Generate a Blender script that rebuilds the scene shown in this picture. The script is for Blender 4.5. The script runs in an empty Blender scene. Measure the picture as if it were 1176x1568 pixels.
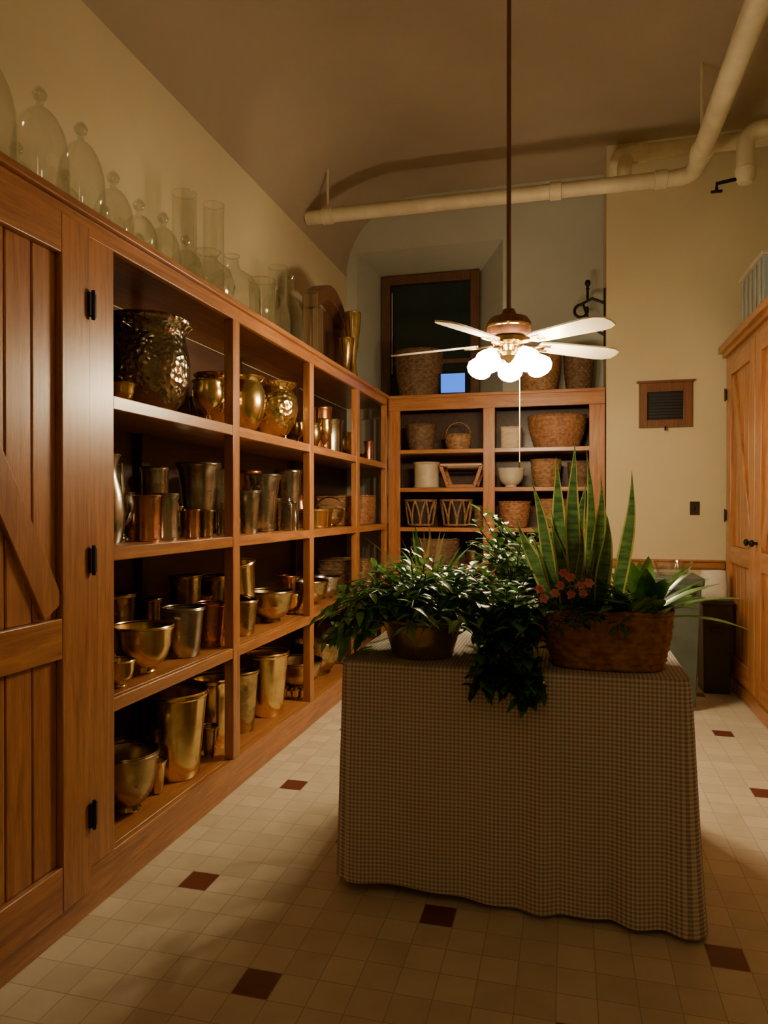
import bpy, math, random
from mathutils import Vector, Matrix, noise
random.seed(7)
R=random.uniform
scene=bpy.context.scene

# ---------------------------------------------------------------- materials
def newmat(name):
    m=bpy.data.materials.new(name); m.use_nodes=True
    nt=m.node_tree; b=nt.nodes['Principled BSDF']
    return m,nt,b
def N(nt,t,**kw):
    n=nt.nodes.new(t)
    for k,v in kw.items(): setattr(n,k,v)
    return n
def ramp(nt,fac,stops):
    r=N(nt,'ShaderNodeValToRGB')
    el=r.color_ramp.elements
    while len(el)<len(stops): el.new(0.5)
    for e,(p,c) in zip(el,stops):
        e.position=p; e.color=(c[0],c[1],c[2],1)
    nt.links.new(fac,r.inputs['Fac']); return r.outputs['Color']
def coords(nt,kind='Object',scale=(1,1,1)):
    tc=N(nt,'ShaderNodeTexCoord'); mp=N(nt,'ShaderNodeMapping')
    mp.inputs['Scale'].default_value=scale
    nt.links.new(tc.outputs[kind],mp.inputs['Vector']); return mp.outputs['Vector']
def noisetex(nt,vec,scale,detail=4,rough=.55,dist=0):
    n=N(nt,'ShaderNodeTexNoise'); n.inputs['Scale'].default_value=scale
    n.inputs['Detail'].default_value=detail; n.inputs['Roughness'].default_value=rough
    n.inputs['Distortion'].default_value=dist
    nt.links.new(vec,n.inputs['Vector']); return n.outputs['Fac']
def bump(nt,b,h,strength=.3,dist=.01):
    bp=N(nt,'ShaderNodeBump'); bp.inputs['Strength'].default_value=strength
    bp.inputs['Distance'].default_value=dist
    nt.links.new(h,bp.inputs['Height']); nt.links.new(bp.outputs['Normal'],b.inputs['Normal'])
def simple(name,c1,c2=None,rough=.5,metal=0,scale=8,bs=0,bd=.003,stretch=(1,1,1),bscale=None,spec=.5,trans=0,rvar=0):
    m,nt,b=newmat(name)
    c2=c2 or tuple(x*.8 for x in c1)
    v=coords(nt,'Object',stretch)
    n=noisetex(nt,v,scale)
    col=ramp(nt,n,[(.35,c2),(.65,c1)])
    nt.links.new(col,b.inputs['Base Color'])
    b.inputs['Roughness'].default_value=rough; b.inputs['Metallic'].default_value=metal
    if rvar:
        mr=N(nt,'ShaderNodeMapRange'); mr.inputs['From Min'].default_value=.35; mr.inputs['From Max'].default_value=.65
        mr.inputs['To Min'].default_value=rough+rvar; mr.inputs['To Max'].default_value=rough
        nt.links.new(n,mr.inputs['Value']); nt.links.new(mr.outputs[0],b.inputs['Roughness'])
    b.inputs['Specular IOR Level'].default_value=spec
    if bs: bump(nt,b,noisetex(nt,v,bscale or scale*6),bs,bd)
    if trans:
        t=N(nt,'ShaderNodeBsdfTranslucent'); nt.links.new(col,t.inputs['Color'])
        mx=N(nt,'ShaderNodeMixShader'); mx.inputs[0].default_value=trans
        nt.links.new(b.outputs[0],mx.inputs[1]); nt.links.new(t.outputs[0],mx.inputs[2])
        nt.links.new(mx.outputs[0],nt.nodes['Material Output'].inputs['Surface'])
    return m
def wood(name,axis,c1=(.50,.22,.075),c2=(.25,.09,.028),rough=.36):
    m,nt,b=newmat(name)
    s=[16,16,16]; s[axis]=1.1
    v=coords(nt,'Object',s)
    n=noisetex(nt,v,1.6,6,.6,1.2)
    v2=coords(nt,'Object',[x*6 for x in s]); n2=noisetex(nt,v2,2.0,2)
    mx=N(nt,'ShaderNodeMath',operation='MULTIPLY_ADD'); mx.inputs[1].default_value=.35
    nt.links.new(n2,mx.inputs[0]); nt.links.new(n,mx.inputs[2])
    c=ramp(nt,mx.outputs[0],[(.45,c2),(.66,tuple((a+b_)/2 for a,b_ in zip(c1,c2))),(.86,c1)])
    nt.links.new(c,b.inputs['Base Color'])
    b.inputs['Roughness'].default_value=rough
    b.inputs['Coat Weight'].default_value=.3; b.inputs['Coat Roughness'].default_value=.25
    bump(nt,b,mx.outputs[0],.15,.003)
    return m
WX=wood('oak_grain_x',0); WY=wood('oak_grain_y',1); WZ=wood('oak_grain_z',2)
WD=wood('dark_stained_wood',2,(.16,.065,.025),(.07,.028,.012),.5)
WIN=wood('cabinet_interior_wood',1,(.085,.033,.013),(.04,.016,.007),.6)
WF=wood('walnut_frame',2,(.22,.09,.035),(.10,.04,.018),.4)
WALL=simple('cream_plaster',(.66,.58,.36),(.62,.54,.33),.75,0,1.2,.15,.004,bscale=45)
ALC=simple('alcove_plaster_dusk_tint',(.50,.51,.43),(.45,.46,.39),.75,0,1.2,.15,.004,bscale=45)  # cool dusk light from the window is put into this plaster colour
CEIL=simple('ceiling_plaster_shaded',(.43,.355,.25),(.39,.32,.225),.85,0,1.0,.15,.004,bscale=40)  # same tan as the walls, darkened: fan blade shade is in the colour
PIPEM=simple('painted_pipe',(.72,.65,.43),(.60,.53,.34),.5,0,6,.1)
IRON=simple('black_iron',(.02,.018,.016),None,.5,.6)
BRASS=simple('polished_brass',(.86,.66,.30),(.50,.36,.14),.15,1,6,.18,.003,bscale=12,rvar=.12)
BRASSD=simple('aged_brass',(.54,.41,.19),(.23,.165,.08),.20,1,6,.18,.003,bscale=12,rvar=.15)
COPPER=simple('copper',(.78,.40,.24),(.42,.20,.11),.2,1,6,.15,.003,rvar=.12)
PEWTER=simple('pewter',(.54,.51,.42),(.28,.26,.20),.2,1,6,.15,.003,rvar=.12)
def hammered(name,c1,c2):
    m,nt,b=newmat(name); v=coords(nt)
    vo=N(nt,'ShaderNodeTexVoronoi'); vo.inputs['Scale'].default_value=38
    nt.links.new(v,vo.inputs['Vector'])
    b.inputs['Metallic'].default_value=1; b.inputs['Roughness'].default_value=.2
    nt.links.new(ramp(nt,noisetex(nt,v,5),[(.3,c2),(.7,c1)]),b.inputs['Base Color'])
    bump(nt,b,vo.outputs['Distance'],.7,.008); return m
HAMM=hammered('hammered_brass',(.88,.68,.32),(.50,.36,.14))
HAMP=hammered('engraved_bronze',(.40,.34,.23),(.16,.13,.085))
WICK=simple('wicker_tan',(.38,.21,.09),(.19,.095,.038),.6,0,30,.4,.003)
WICKD=simple('wicker_dark',(.20,.11,.05),(.09,.05,.024),.65,0,30,.4,.003)
WICKR=simple('wicker_reddish',(.42,.20,.085),(.21,.09,.037),.55,0,35,.4,.003)
CERAM=simple('cream_ceramic',(.66,.60,.46),None,.35)
SOIL=simple('potting_soil',(.035,.02,.012),None,.9,0,30,.6)
WHITEB=simple('fan_cream_enamel',(.82,.76,.58),(.74,.67,.48),.35)
BLACKG=simple('dark_grille',(.015,.013,.012),None,.5)
DARKW=simple('blackened_wood',(.035,.022,.015),None,.5)
BINM=simple('grey_green_plastic',(.09,.12,.105),(.07,.09,.075),.45)
PLATE=simple('bronze_switch_plate',(.06,.04,.025),None,.4,.5)
PAPER=simple('white_paper',(.75,.72,.62),None,.7)
STRAPW=simple('white_bucket_enamel',(.62,.52,.36),(.5,.40,.27),.5)
def glassmat(name,tint):
    m=bpy.data.materials.new(name); m.use_nodes=True; nt=m.node_tree; nt.nodes.clear()
    o=N(nt,'ShaderNodeOutputMaterial'); t=N(nt,'ShaderNodeBsdfTransparent'); g=N(nt,'ShaderNodeBsdfGlossy')
    t.inputs['Color'].default_value=(*tint,1); g.inputs['Roughness'].default_value=.03
    g.inputs['Color'].default_value=(1,1,.98,1)
    lw=N(nt,'ShaderNodeLayerWeight'); lw.inputs['Blend'].default_value=.35
    pw=N(nt,'ShaderNodeMath',operation='POWER'); pw.inputs[1].default_value=2.0; nt.links.new(lw.outputs['Facing'],pw.inputs[0])
    mm=N(nt,'ShaderNodeMath',operation='MULTIPLY_ADD'); mm.inputs[1].default_value=.8; mm.inputs[2].default_value=.09
    mx=N(nt,'ShaderNodeMixShader')
    nt.links.new(pw.outputs[0],mm.inputs[0]); nt.links.new(mm.outputs[0],mx.inputs[0])
    nt.links.new(t.outputs[0],mx.inputs[1]); nt.links.new(g.outputs[0],mx.inputs[2])
    nt.links.new(mx.outputs[0],o.inputs['Surface']); return m
GLASS=glassmat('clear_glass',(.95,.965,.94))
def emis(name,c,s,sample=True):
    m,nt,b=newmat(name); b.inputs['Base Color'].default_value=(*c,1)
    b.inputs['Emission Color'].default_value=(*c,1); b.inputs['Emission Strength'].default_value=s
    if not sample: m.cycles.emission_sampling='NONE'
    return m
GLOBE=emis('lit_frosted_glass',(1,.82,.56),45,False)
BLUE=emis('blue_box_glow',(.02,.17,1),1.4,False)
def leafmat(name,c1,c2,scale=12,rough=.25,stretch=(1,1,1)):
    return simple(name,c1,c2,rough,0,scale,0,stretch=stretch,trans=.32,spec=.6)
LF1=leafmat('leaf_fresh_green',(.15,.42,.08),(.06,.22,.035))
LF2=leafmat('leaf_mid_green',(.10,.30,.06),(.035,.14,.025))
LFD=leafmat('leaf_dark_green',(.04,.13,.033),(.018,.07,.018))
LFY=leafmat('leaf_yellow_edge',(.60,.57,.16),(.44,.45,.12))
LFSN=leafmat('snake_plant_banded',(.15,.28,.09),(.025,.10,.03),9,.35,(1,1,6))
LFL=leafmat('leaf_light_green',(.30,.52,.14),(.14,.32,.07))
PINK=leafmat('pink_petal',(.95,.42,.52),(.85,.28,.40))
STEM=leafmat('plant_stem',(.12,.16,.05),(.07,.10,.03))
WINP=simple('night_window_pane',(.012,.03,.028),None,.15)

def floormat():
    m,nt,b=newmat('floor_tile'); g=N(nt,'ShaderNodeNewGeometry'); sp=N(nt,'ShaderNodeSeparateXYZ')
    nt.links.new(g.outputs['Position'],sp.inputs[0])
    def M(op,a,c=None,d=None):
        n=N(nt,'ShaderNodeMath',operation=op)
        for i,x in enumerate((a,c,d)):
            if x is None: continue
            if isinstance(x,(int,float)): n.inputs[i].default_value=x
            else: nt.links.new(x,n.inputs[i])
        return n.outputs[0]
    u=M('ADD',M('DIVIDE',M('ADD',sp.outputs['X'],1.435),.122),80.5)
    v=M('ADD',M('DIVIDE',M('SUBTRACT',sp.outputs['Y'],2.574),.128),80.5)
    iu=M('FLOOR',u); iv=M('FLOOR',v); fu=M('FRACT',u); fv=M('FRACT',v)
    mu=M('MODULO',iu,8); mv=M('MODULO',iv,8)
    e=lambda x,k: M('COMPARE',x,k,.1)
    red=M('MAXIMUM',M('MULTIPLY',e(mu,0),e(mv,0)),M('MULTIPLY',e(mu,4),e(mv,4)))
    d=M('MINIMUM',M('MINIMUM',fu,M('SUBTRACT',1,fu)),M('MINIMUM',fv,M('SUBTRACT',1,fv)))
    gr=M('LESS_THAN',d,.016)
    cb=N(nt,'ShaderNodeCombineXYZ'); nt.links.new(iu,cb.inputs[0]); nt.links.new(iv,cb.inputs[1])
    wn=N(nt,'ShaderNodeTexWhiteNoise'); nt.links.new(cb.outputs[0],wn.inputs['Vector'])
    base=ramp(nt,wn.outputs['Value'],[(0,(.66,.61,.48)),(.5,(.72,.67,.53)),(1,(.78,.73,.58))])
    ns=noisetex(nt,g.outputs['Position'],7,5)
    def mix(f,a,c,bt='MIX'):
        x=N(nt,'ShaderNodeMix',data_type='RGBA',blend_type=bt)
        if isinstance(f,(int,float)): x.inputs[0].default_value=f
        else: nt.links.new(f,x.inputs[0])
        for s,val in ((6,a),(7,c)):
            if isinstance(val,tuple): x.inputs[s].default_value=(*val,1)
            else: nt.links.new(val,x.inputs[s])
        return x.outputs[2]
    base=mix(.35,base,ramp(nt,ns,[(.3,(.62,.57,.48)),(.7,(1,1,1))]),'MULTIPLY')
    c=mix(red,base,(.16,.045,.03))
    c=mix(gr,c,(.46,.40,.30))
    nt.links.new(c,b.inputs['Base Color']); b.inputs['Roughness'].default_value=.38
    bump(nt,b,M('SUBTRACT',1,gr),.2,.002)
    return m
FLOOR=floormat()
def clothmat():
    m,nt,b=newmat('gingham_cloth'); tc=N(nt,'ShaderNodeTexCoord'); sp=N(nt,'ShaderNodeSeparateXYZ')
    nt.links.new(tc.outputs['UV'],sp.inputs[0])
    def M(op,a,c=None):
        n=N(nt,'ShaderNodeMath',operation=op)
        for i,x in enumerate((a,c)):
            if x is None: continue
            if isinstance(x,(int,float)): n.inputs[i].default_value=x
            else: nt.links.new(x,n.inputs[i])
        return n.outputs[0]
    p=.0150
    su=M('GREATER_THAN',M('FRACT',M('DIVIDE',sp.outputs['X'],p)),.5)
    sv=M('GREATER_THAN',M('FRACT',M('DIVIDE',sp.outputs['Y'],p)),.5)
    f=M('MULTIPLY',M('ADD',su,sv),.5)
    nt.links.new(ramp(nt,f,[(0,(.70,.66,.60)),(.5,(.48,.44,.39)),(1,(.27,.245,.215))]),b.inputs['Base Color'])
    b.inputs['Roughness'].default_value=.9; b.inputs['Specular IOR Level'].default_value=.1
    return m
CLOTH=clothmat()

# ---------------------------------------------------------------- mesh builder
class MB:
    def __init__(s): s.v=[];s.f=[];s.m=[];s.mats=[];s.sm=[]
    def mi(s,mat):
        if mat not in s.mats: s.mats.append(mat)
        return s.mats.index(mat)
    def add(s,vs,fs,mat,smooth=True):
        o=len(s.v); i=s.mi(mat)
        s.v.extend([tuple(p) for p in vs])
        for f in fs: s.f.append(tuple(o+k for k in f)); s.m.append(i); s.sm.append(smooth)
    def box(s,x0,x1,y0,y1,z0,z1,mat,M=None):
        vs=[Vector((x,y,z)) for x in (x0,x1) for y in (y0,y1) for z in (z0,z1)]
        if M: vs=[M@p for p in vs]
        s.add(vs,[(0,1,3,2),(4,6,7,5),(0,4,5,1),(2,3,7,6),(0,2,6,4),(1,5,7,3)],mat,False)
    def beam(s,p0,p1,w,t,nrm,mat):
        p0=Vector(p0);p1=Vector(p1);d=(p1-p0).normalized();n=Vector(nrm).normalized();q=d.cross(n).normalized()
        vs=[]
        for p in (p0,p1):
            for a,b in ((-1,-1),(1,-1),(1,1),(-1,1)): vs.append(p+q*a*w/2+n*b*t/2)
        s.add(vs,[(0,1,2,3),(7,6,5,4),(0,4,5,1),(1,5,6,2),(2,6,7,3),(3,7,4,0)],mat,False)
    def lathe(s,prof,mat,c=(0,0,0),seg=28,M=None,sx=1,sy=1):
        vs=[];fs=[]
        for r,z in prof:
            for k in range(seg):
                a=2*math.pi*k/seg; p=Vector((r*math.cos(a)*sx,r*math.sin(a)*sy,z))
                if M: p=M@p
                vs.append(p+Vector(c))
        for i in range(len(prof)-1):
            for k in range(seg):
                k2=(k+1)%seg; fs.append((i*seg+k,i*seg+k2,(i+1)*seg+k2,(i+1)*seg+k))
        if prof[0][0]>1e-4: fs.append(tuple(range(seg))[::-1])
        if prof[-1][0]>1e-4: fs.append(tuple((len(prof)-1)*seg+k for k in range(seg)))
        s.add(vs,fs,mat)
    def tube(s,path,r,mat,seg=10,cap=True,closed=False):
        P=[Vector(p) for p in path]; n=len(P); vs=[];fs=[]; up=None
        for i,p in enumerate(P):
            if closed: t=(P[(i+1)%n]-P[i-1])
            else: t=(P[min(i+1,n-1)]-P[max(i-1,0)])
            t.normalize()
            if up is None:
                up=Vector((0,0,1)) if abs(t.z)<.9 else Vector((1,0,0))
            q=t.cross(up)
            if q.length<1e-4: q=t.cross(Vector((0,1,0)))
            q.normalize(); up=q.cross(t).normalized()
            rr=r[i] if isinstance(r,(list,tuple)) else r
            for k in range(seg):
                a=2*math.pi*k/seg; vs.append(p+q*math.cos(a)*rr+up*math.sin(a)*rr)
        m=n if closed else n-1
        for i in range(m):
            j=(i+1)%n
            for k in range(seg):
                k2=(k+1)%seg; fs.append((i*seg+k,i*seg+k2,j*seg+k2,j*seg+k))
        if cap and not closed:
            fs.append(tuple(range(seg))[::-1]); fs.append(tuple((n-1)*seg+k for k in range(seg)))
        s.add(vs,fs,mat)
    def leaf(s,base,d,L,W,curl,mat,seg=5,edge=None,up=Vector((0,0,1)),shape=.8,fold=.25,wave=0):
        base=Vector(base); d=Vector(d).normalized(); q=d.cross(up)
        if q.length<.05: q=d.cross(Vector((1,.2,0)))
        q.normalize(); nn=q.cross(d).normalized()
        vs=[];fs=[]; fe=[]
        cols=5 if edge else 3; ph=R(0,6)
        for i in range(seg+1):
            t=i/seg; c=base+d*L*t+Vector((0,0,-1))*curl*L*t*t+q*wave*math.sin(ph+t*5)*t
            tw=wave*18*math.sin(ph+t*4) if wave else 0
            qq=(q*math.cos(tw)+nn*math.sin(tw)); n2=(nn*math.cos(tw)-q*math.sin(tw))
            w=W*.5*max(.04,math.sin(math.pi*min(1,t**shape*.96+.03))) if not edge else W*.5*max(.02,(.5+.5*math.sin(math.pi*min(1,t*1.05)))*(1-t**4))
            for k in range(cols):
                a=(k/(cols-1))*2-1
                if cols==5: a=[-1,-.74,0,.74,1][k]
                vs.append(c+qq*a*w+n2*abs(a)*w*fold)
        for i in range(seg):
            for k in range(cols-1):
                f=(i*cols+k,i*cols+k+1,(i+1)*cols+k+1,(i+1)*cols+k)
                (fe if (edge and k in (0,3)) else fs).append(f)
        o=len(s.v); s.add(vs,fs,mat)
        if edge:
            i=s.mi(edge)
            for f in fe: s.f.append(tuple(o+k for k in f)); s.m.append(i); s.sm.append(True)
    def obj(s,name,loc=(0,0,0),rot=(0,0,0),bevel=0,ang=40,parent=None):
        me=bpy.data.meshes.new(name); me.from_pydata(s.v,[],s.f)
        for m in s.mats: me.materials.append(m)
        for p,i,sm in zip(me.polygons,s.m,s.sm): p.material_index=i; p.use_smooth=sm
        me.update()
        try: me.set_sharp_from_angle(angle=math.radians(ang))
        except Exception: pass
        o=bpy.data.objects.new(name,me); scene.collection.objects.link(o)
        o.location=loc; o.rotation_euler=rot
        if bevel:
            b=o.modifiers.new('bevel','BEVEL'); b.width=bevel; b.segments=2; b.limit_method='ANGLE'; b.angle_limit=math.radians(50)
        if parent: o.parent=parent
        return o
def empty(name,loc=(0,0,0)):
    o=bpy.data.objects.new(name,None); scene.collection.objects.link(o); o.location=loc; return o
def plight(name,loc,power,col,r,parent=None):
    l=bpy.data.lights.new(name,'POINT'); l.energy=power; l.color=col; l.shadow_soft_size=r
    o=bpy.data.objects.new(name,l); scene.collection.objects.link(o); o.location=loc
    if parent: o.parent=parent
    return o

# ---------------------------------------------------------------- room shell
XL=-2.32; XR=1.92; ZC=4.8; YA=7.35; YF=6.78
b=MB(); b.box(XL-.1,XR+.1,-1.6,8.0,-.1,0,FLOOR); b.obj('floor')
b=MB(); b.box(XL-.15,XL,-1.6,7.95,0,ZC+.1,WALL); b.obj('wall_left')
b=MB(); b.box(XR,XR+.15,-1.6,7.0,0,ZC+.1,WALL); b.obj('wall_right')
b=MB(); b.box(XL-.15,XR+.15,-1.75,-1.6,0,ZC+.1,WALL); b.obj('wall_front')
b=MB(); b.box(.34,XR+.15,YF,7.0,0,ZC+.1,WALL); b.box(.34,.5,7.0,7.95,0,ZC+.1,WALL); b.obj('wall_back')
b=MB()
ox0,ox1,oz0,oz1=-2.2,-.645,2.45,4.25; ix0,ix1,iz0,iz1=-2.03,-.93,2.55,4.1
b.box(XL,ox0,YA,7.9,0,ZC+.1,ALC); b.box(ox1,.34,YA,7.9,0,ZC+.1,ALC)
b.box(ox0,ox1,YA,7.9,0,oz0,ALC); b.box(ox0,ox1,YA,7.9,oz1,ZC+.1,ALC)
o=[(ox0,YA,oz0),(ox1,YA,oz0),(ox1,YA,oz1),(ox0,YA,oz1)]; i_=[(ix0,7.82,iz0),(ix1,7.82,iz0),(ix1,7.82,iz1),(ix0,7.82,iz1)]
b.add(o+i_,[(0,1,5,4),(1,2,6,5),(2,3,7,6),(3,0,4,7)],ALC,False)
b.obj('wall_alcove')
cr=.8
b=MB(); prof=[(XL,4.8-cr)]+[(XL+cr*(1-math.cos(a)),4.8-cr+cr*math.sin(a)) for a in [k*math.pi/40 for k in range(1,21)]]+[(XR,4.8)]
vs=[];fs=[]
for x,z in prof: vs+= [(x,-1.6,z),(x,8,z)]
for k in range(len(prof)-1): fs.append((2*k,2*k+1,2*k+3,2*k+2))
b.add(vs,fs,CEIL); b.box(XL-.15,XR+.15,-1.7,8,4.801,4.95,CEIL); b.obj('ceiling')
b=MB(); y0,y1=7.74,7.84; w=.10
b.box(ix0,ix0+w,y0,y1,iz0,iz1,WD); b.box(ix1-w,ix1,y0,y1,iz0,iz1,WD)
b.box(ix0+w,ix1-w,y0,y1,iz1-w,iz1,WD); b.box(ix0+w,ix1-w,y0,y1,iz0,iz0+w,WD)
b.box(ix0+w,ix1-w,y0+.03,y1-.01,3.10,3.15,WD)
b.box(ix0+w,ix1-w,y0+.05,y0+.06,iz0+w,iz1-w,WINP)
b.tube([(ix0+w+.02,y0+.01,3.0),(ix0+w+.02,y0+.01,3.92)],.006,PIPEM)
b.obj('window_1',bevel=.006)
b=MB(); b.box(.36,1.33,YF-.03,YF,.97,1.03,WX); b.box(.36,1.33,YF-.045,YF,1.03,1.045,WX); b.obj('trim_1')
b=MB(); b.box(.36,1.33,YF-.02,YF,0,.14,WX); b.obj('baseboard_back')

# ---------------------------------------------------------------- doors helper
def door(b,xp,s,y0,y1,z0,z1,midz=None,hinge='hi',dz=(1,1)):
    t=.025; a=xp; st=.15
    def bx(ya,yb,za,zb,dep,mat): 
        xa,xb=(a-.02*s,a+dep*s); b.box(min(xa,xb),max(xa,xb),ya,yb,za,zb,mat)
    bx(y0,y0+st,z0,z1,t,WZ); bx(y1-st,y1,z0,z1,t,WZ)
    bx(y0+st,y1-st,z0,z0+.16,t,WY); bx(y0+st,y1-st,z1-.14,z1,t,WY)
    segs=[(z0+.16,z1-.14)]
    if midz: bx(y0+st,y1-st,midz,midz+.14,t,WY); segs=[(z0+.16,midz),(midz+.14,z1-.14)]
    n=max(3,int((y1-y0-2*st)/.115)); pw=(y1-y0-2*st)/n
    for k in range(n):
        for za,zb in segs: bx(y0+st+k*pw+.003,y0+st+(k+1)*pw-.003,za,zb,.002,WZ)
    for idx,(za,zb) in enumerate(segs):
        if not dz[idx%2]: continue
        ya,yb=(y0+st+.02,y1-st-.03)
        if dz[idx%2]<0: ya,yb=yb,ya
        b.beam((a+.008*s,ya,zb-.03),(a+.008*s,yb,za+.03),.11,.02,(1,0,0),WZ)
    hy=y1+.002 if hinge=='hi' else y0-.002
    for hz in (z0+.28,(z0+z1)/2,z1-.28):
        xa,xb=a+t*s,a+(t+.012)*s
        b.box(min(xa,xb),max(xa,xb),hy-.02,hy+.02,hz-.045,hz+.045,IRON)
        b.tube([(a+(t+.012)*s,hy,hz-.055),(a+(t+.012)*s,hy,hz+.055)],.007,IRON,8)
# ---------------------------------------------------------------- left cabinet
CX=-1.71; CT=2.60
b=MB()
posts=[2.32,3.465,4.62,5.74]; Y0=.1; Y1=7.3; XB=-1.715
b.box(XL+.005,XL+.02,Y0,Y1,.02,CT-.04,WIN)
b.box(XL+.02,CX+.02,Y0-.03,YF-.045,CT-.03,CT,WY); b.box(XL+.02,XB,YF-.045,Y1,CT-.03,CT,WY)
b.box(CX-.03,CX,Y0,YF-.045,CT-.10,CT-.03,WY)
b.box(XL+.02,XB,Y0,Y1,0.0,.14,WIN); b.box(CX-.03,CX,Y0,YF-.045,0,.17,WY)
for z in (.17,.76,1.35,1.94):
    b.box(XL+.02,CX-.03,2.36,Y1,z-.03,z,WY)
    if z>.2: b.box(CX-.03,CX,2.41,YF-.045,z-.055,z,WY)
b.box(CX-.03,CX+.003,2.245,2.41,.17,CT-.10,WZ)
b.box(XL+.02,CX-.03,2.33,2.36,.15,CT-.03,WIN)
for y in posts[1:]:
    b.box(CX-.05,CX+.003,y-.04,y+.04,.17,CT-.10,WZ)
    b.box(XL+.02,XL+.07,y-.04,y+.04,.15,CT-.03,WIN)
b.box(CX-.05,CX+.003,YF-.10,YF-.045,.17,CT-.10,WZ)
b.box(XL+.02,CX-.03,Y0,Y0+.03,.15,CT-.03,WZ)
door(b,CX,1,1.24,2.24,.10,2.52,.98,dz=(0,1))
door(b,CX,1,.2,1.22,.10,2.52,.98,'lo',(0,-1))
b.obj('shelving_cabinet',bevel=.004)
# ---------------------------------------------------------------- back cabinet
b=MB(); bx0,bx1=-1.702,.33
b.box(bx0,bx1,YF-.03,7.33,CT-.03,CT,WX)
b.box(bx0,bx1,YF-.03,YF,CT-.15,CT-.03,WX)
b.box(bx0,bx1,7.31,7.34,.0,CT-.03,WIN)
b.box(bx0,bx1,YF-.03,7.3,0,.17,WX)
for z in (.60,.95,1.315,1.70,2.07):
    b.box(bx0,bx1,YF-.02,7.31,z-.04,z,WX)
b.box(bx0,-1.585,YF-.035,YF,.17,CT-.15,WZ)
b.box(-.775,-.665,YF-.035,YF,.17,CT-.15,WZ)
b.box(-.735,-.705,YF,7.31,.17,CT-.03,WIN)
b.box(.19,bx1,YF-.035,YF,.17,CT-.15,WZ); b.box(.30,bx1,YF,7.31,.1,CT-.03,WIN)
b.obj('back_shelving_unit',bevel=.004)
# ---------------------------------------------------------------- right cabinet
b=MB(); rx=1.33; ry0,ry1=2.6,6.70
b.box(rx,XR-.01,ry0,ry1,0,2.80,WZ)
b.box(rx-.012,rx,ry0,ry1,0,.10,WY)
b.box(rx-.03,XR-.01,ry0-.02,ry1+.02,2.80,2.84,WY); b.box(rx-.06,XR-.01,ry0-.04,ry1+.04,2.84,2.90,WY)
for k,(ya,yb,h) in enumerate([(5.62,6.55,'hi'),(4.66,5.60,'lo'),(3.62,4.56,'hi'),(2.66,3.60,'lo')]):
    door(b,rx-.002,-1,ya,yb,.14,2.74,1.05,h,(0,-1) if h=='hi' else (0,1))
    kb=ya+.07 if h=='hi' else yb-.07
    M=Matrix.Rotation(-math.pi/2,3,'Y')
    b.lathe([(.012,0),(.01,.02),(.024,.03),(.026,.045),(.012,.055),(0,.056)],IRON,(rx-.027,kb,1.25),16,M)
b.obj('storage_cabinet',bevel=.004)

# ---------------------------------------------------------------- pipes
def arc(c,r,a0,a1,ax,ay,n=8):
    c=Vector(c);ax=Vector(ax);ay=Vector(ay)
    return [c+ax*r*math.cos(a0+(a1-a0)*k/n)+ay*r*math.sin(a0+(a1-a0)*k/n) for k in range(n+1)]
b=MB(); pz=4.14;py=6.09
b.tube([(XL+.02,py,pz),(.83,py,pz)]+arc((.83,py-.13,pz),.13,math.pi/2,0,(1,0,0),(0,1,0))+[(.96,-1.5,pz)],[.062]*2+[.066]*8+[.07,.078],PIPEM,16)
for x in (-2.1,-.1,.72): b.lathe([(.062,-.05),(.074,-.045),(.074,.045),(.062,.05)],PIPEM,(x,py,pz),16,Matrix.Rotation(math.pi/2,3,'Y'))
for x in (-2.1,): b.tube([(x,py,pz+.06),(x,py,4.74)],.012,PIPEM,8)
for y in (5.7,3.0): b.lathe([(.062,-.05),(.084,-.045),(.084,.045),(.062,.05)],PIPEM,(.96,y,pz),16,Matrix.Rotation(math.pi/2,3,'X')); b.tube([(.96,y,pz+.06),(.96,y,4.8)],.012,PIPEM,8)
b.obj('steam_pipe')
b=MB(); z=4.55
b.tube([(.42,YF-.01,z),(.42,6.58,z)]+arc((.54,6.58,z),.12,math.pi,math.pi/2*3,(1,0,0),(0,1,0))[1:]+[(1.15,6.46,z),(1.9,6.46,z)],.068,PIPEM,14)
b.lathe([(.055,-.04),(.084,-.035),(.084,.035),(.055,.04)],PIPEM,(.62,6.46,z),14,Matrix.Rotation(math.pi/2,3,'Y'))
b.tube([(.54,6.46,z),(.50,6.46,z-.02),(.47,6.46,z-.10),(.47,6.46,z-.22)],.06,PIPEM,14)
b.obj('ceiling_pipe')
b=MB()
b.tube([(1.9,5.9,4.36),(1.42,5.9,4.36)]+arc((1.42,5.9,4.24),.12,math.pi/2,math.pi,(1,0,0),(0,0,1))+[(1.30,5.9,4.02)],.065,PIPEM,14)
b.lathe([(.0,3.93-4),(.05,3.94-4),(.075,3.99-4),(.075,.05),(.062,.06)],PIPEM,(1.30,5.9,4.02),14)
b.tube([(1.24,5.9,4.0),(1.10,5.9,3.98),(1.10,5.9,3.92)],.015,IRON,8); b.tube([(1.06,5.9,3.92),(1.14,5.9,3.92)],.012,IRON,8)
b.obj('ceiling_pipe')
b=MB()
b.tube([(XL+.02,2.60,3.92),(-1.95,2.60,3.92)]+arc((-1.95,2.60,4.02),.10,-math.pi/2,0,(1,0,0),(0,0,1))+[(-1.85,2.60,4.62)],.045,PIPEM,12)
b.obj('ceiling_pipe')

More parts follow.
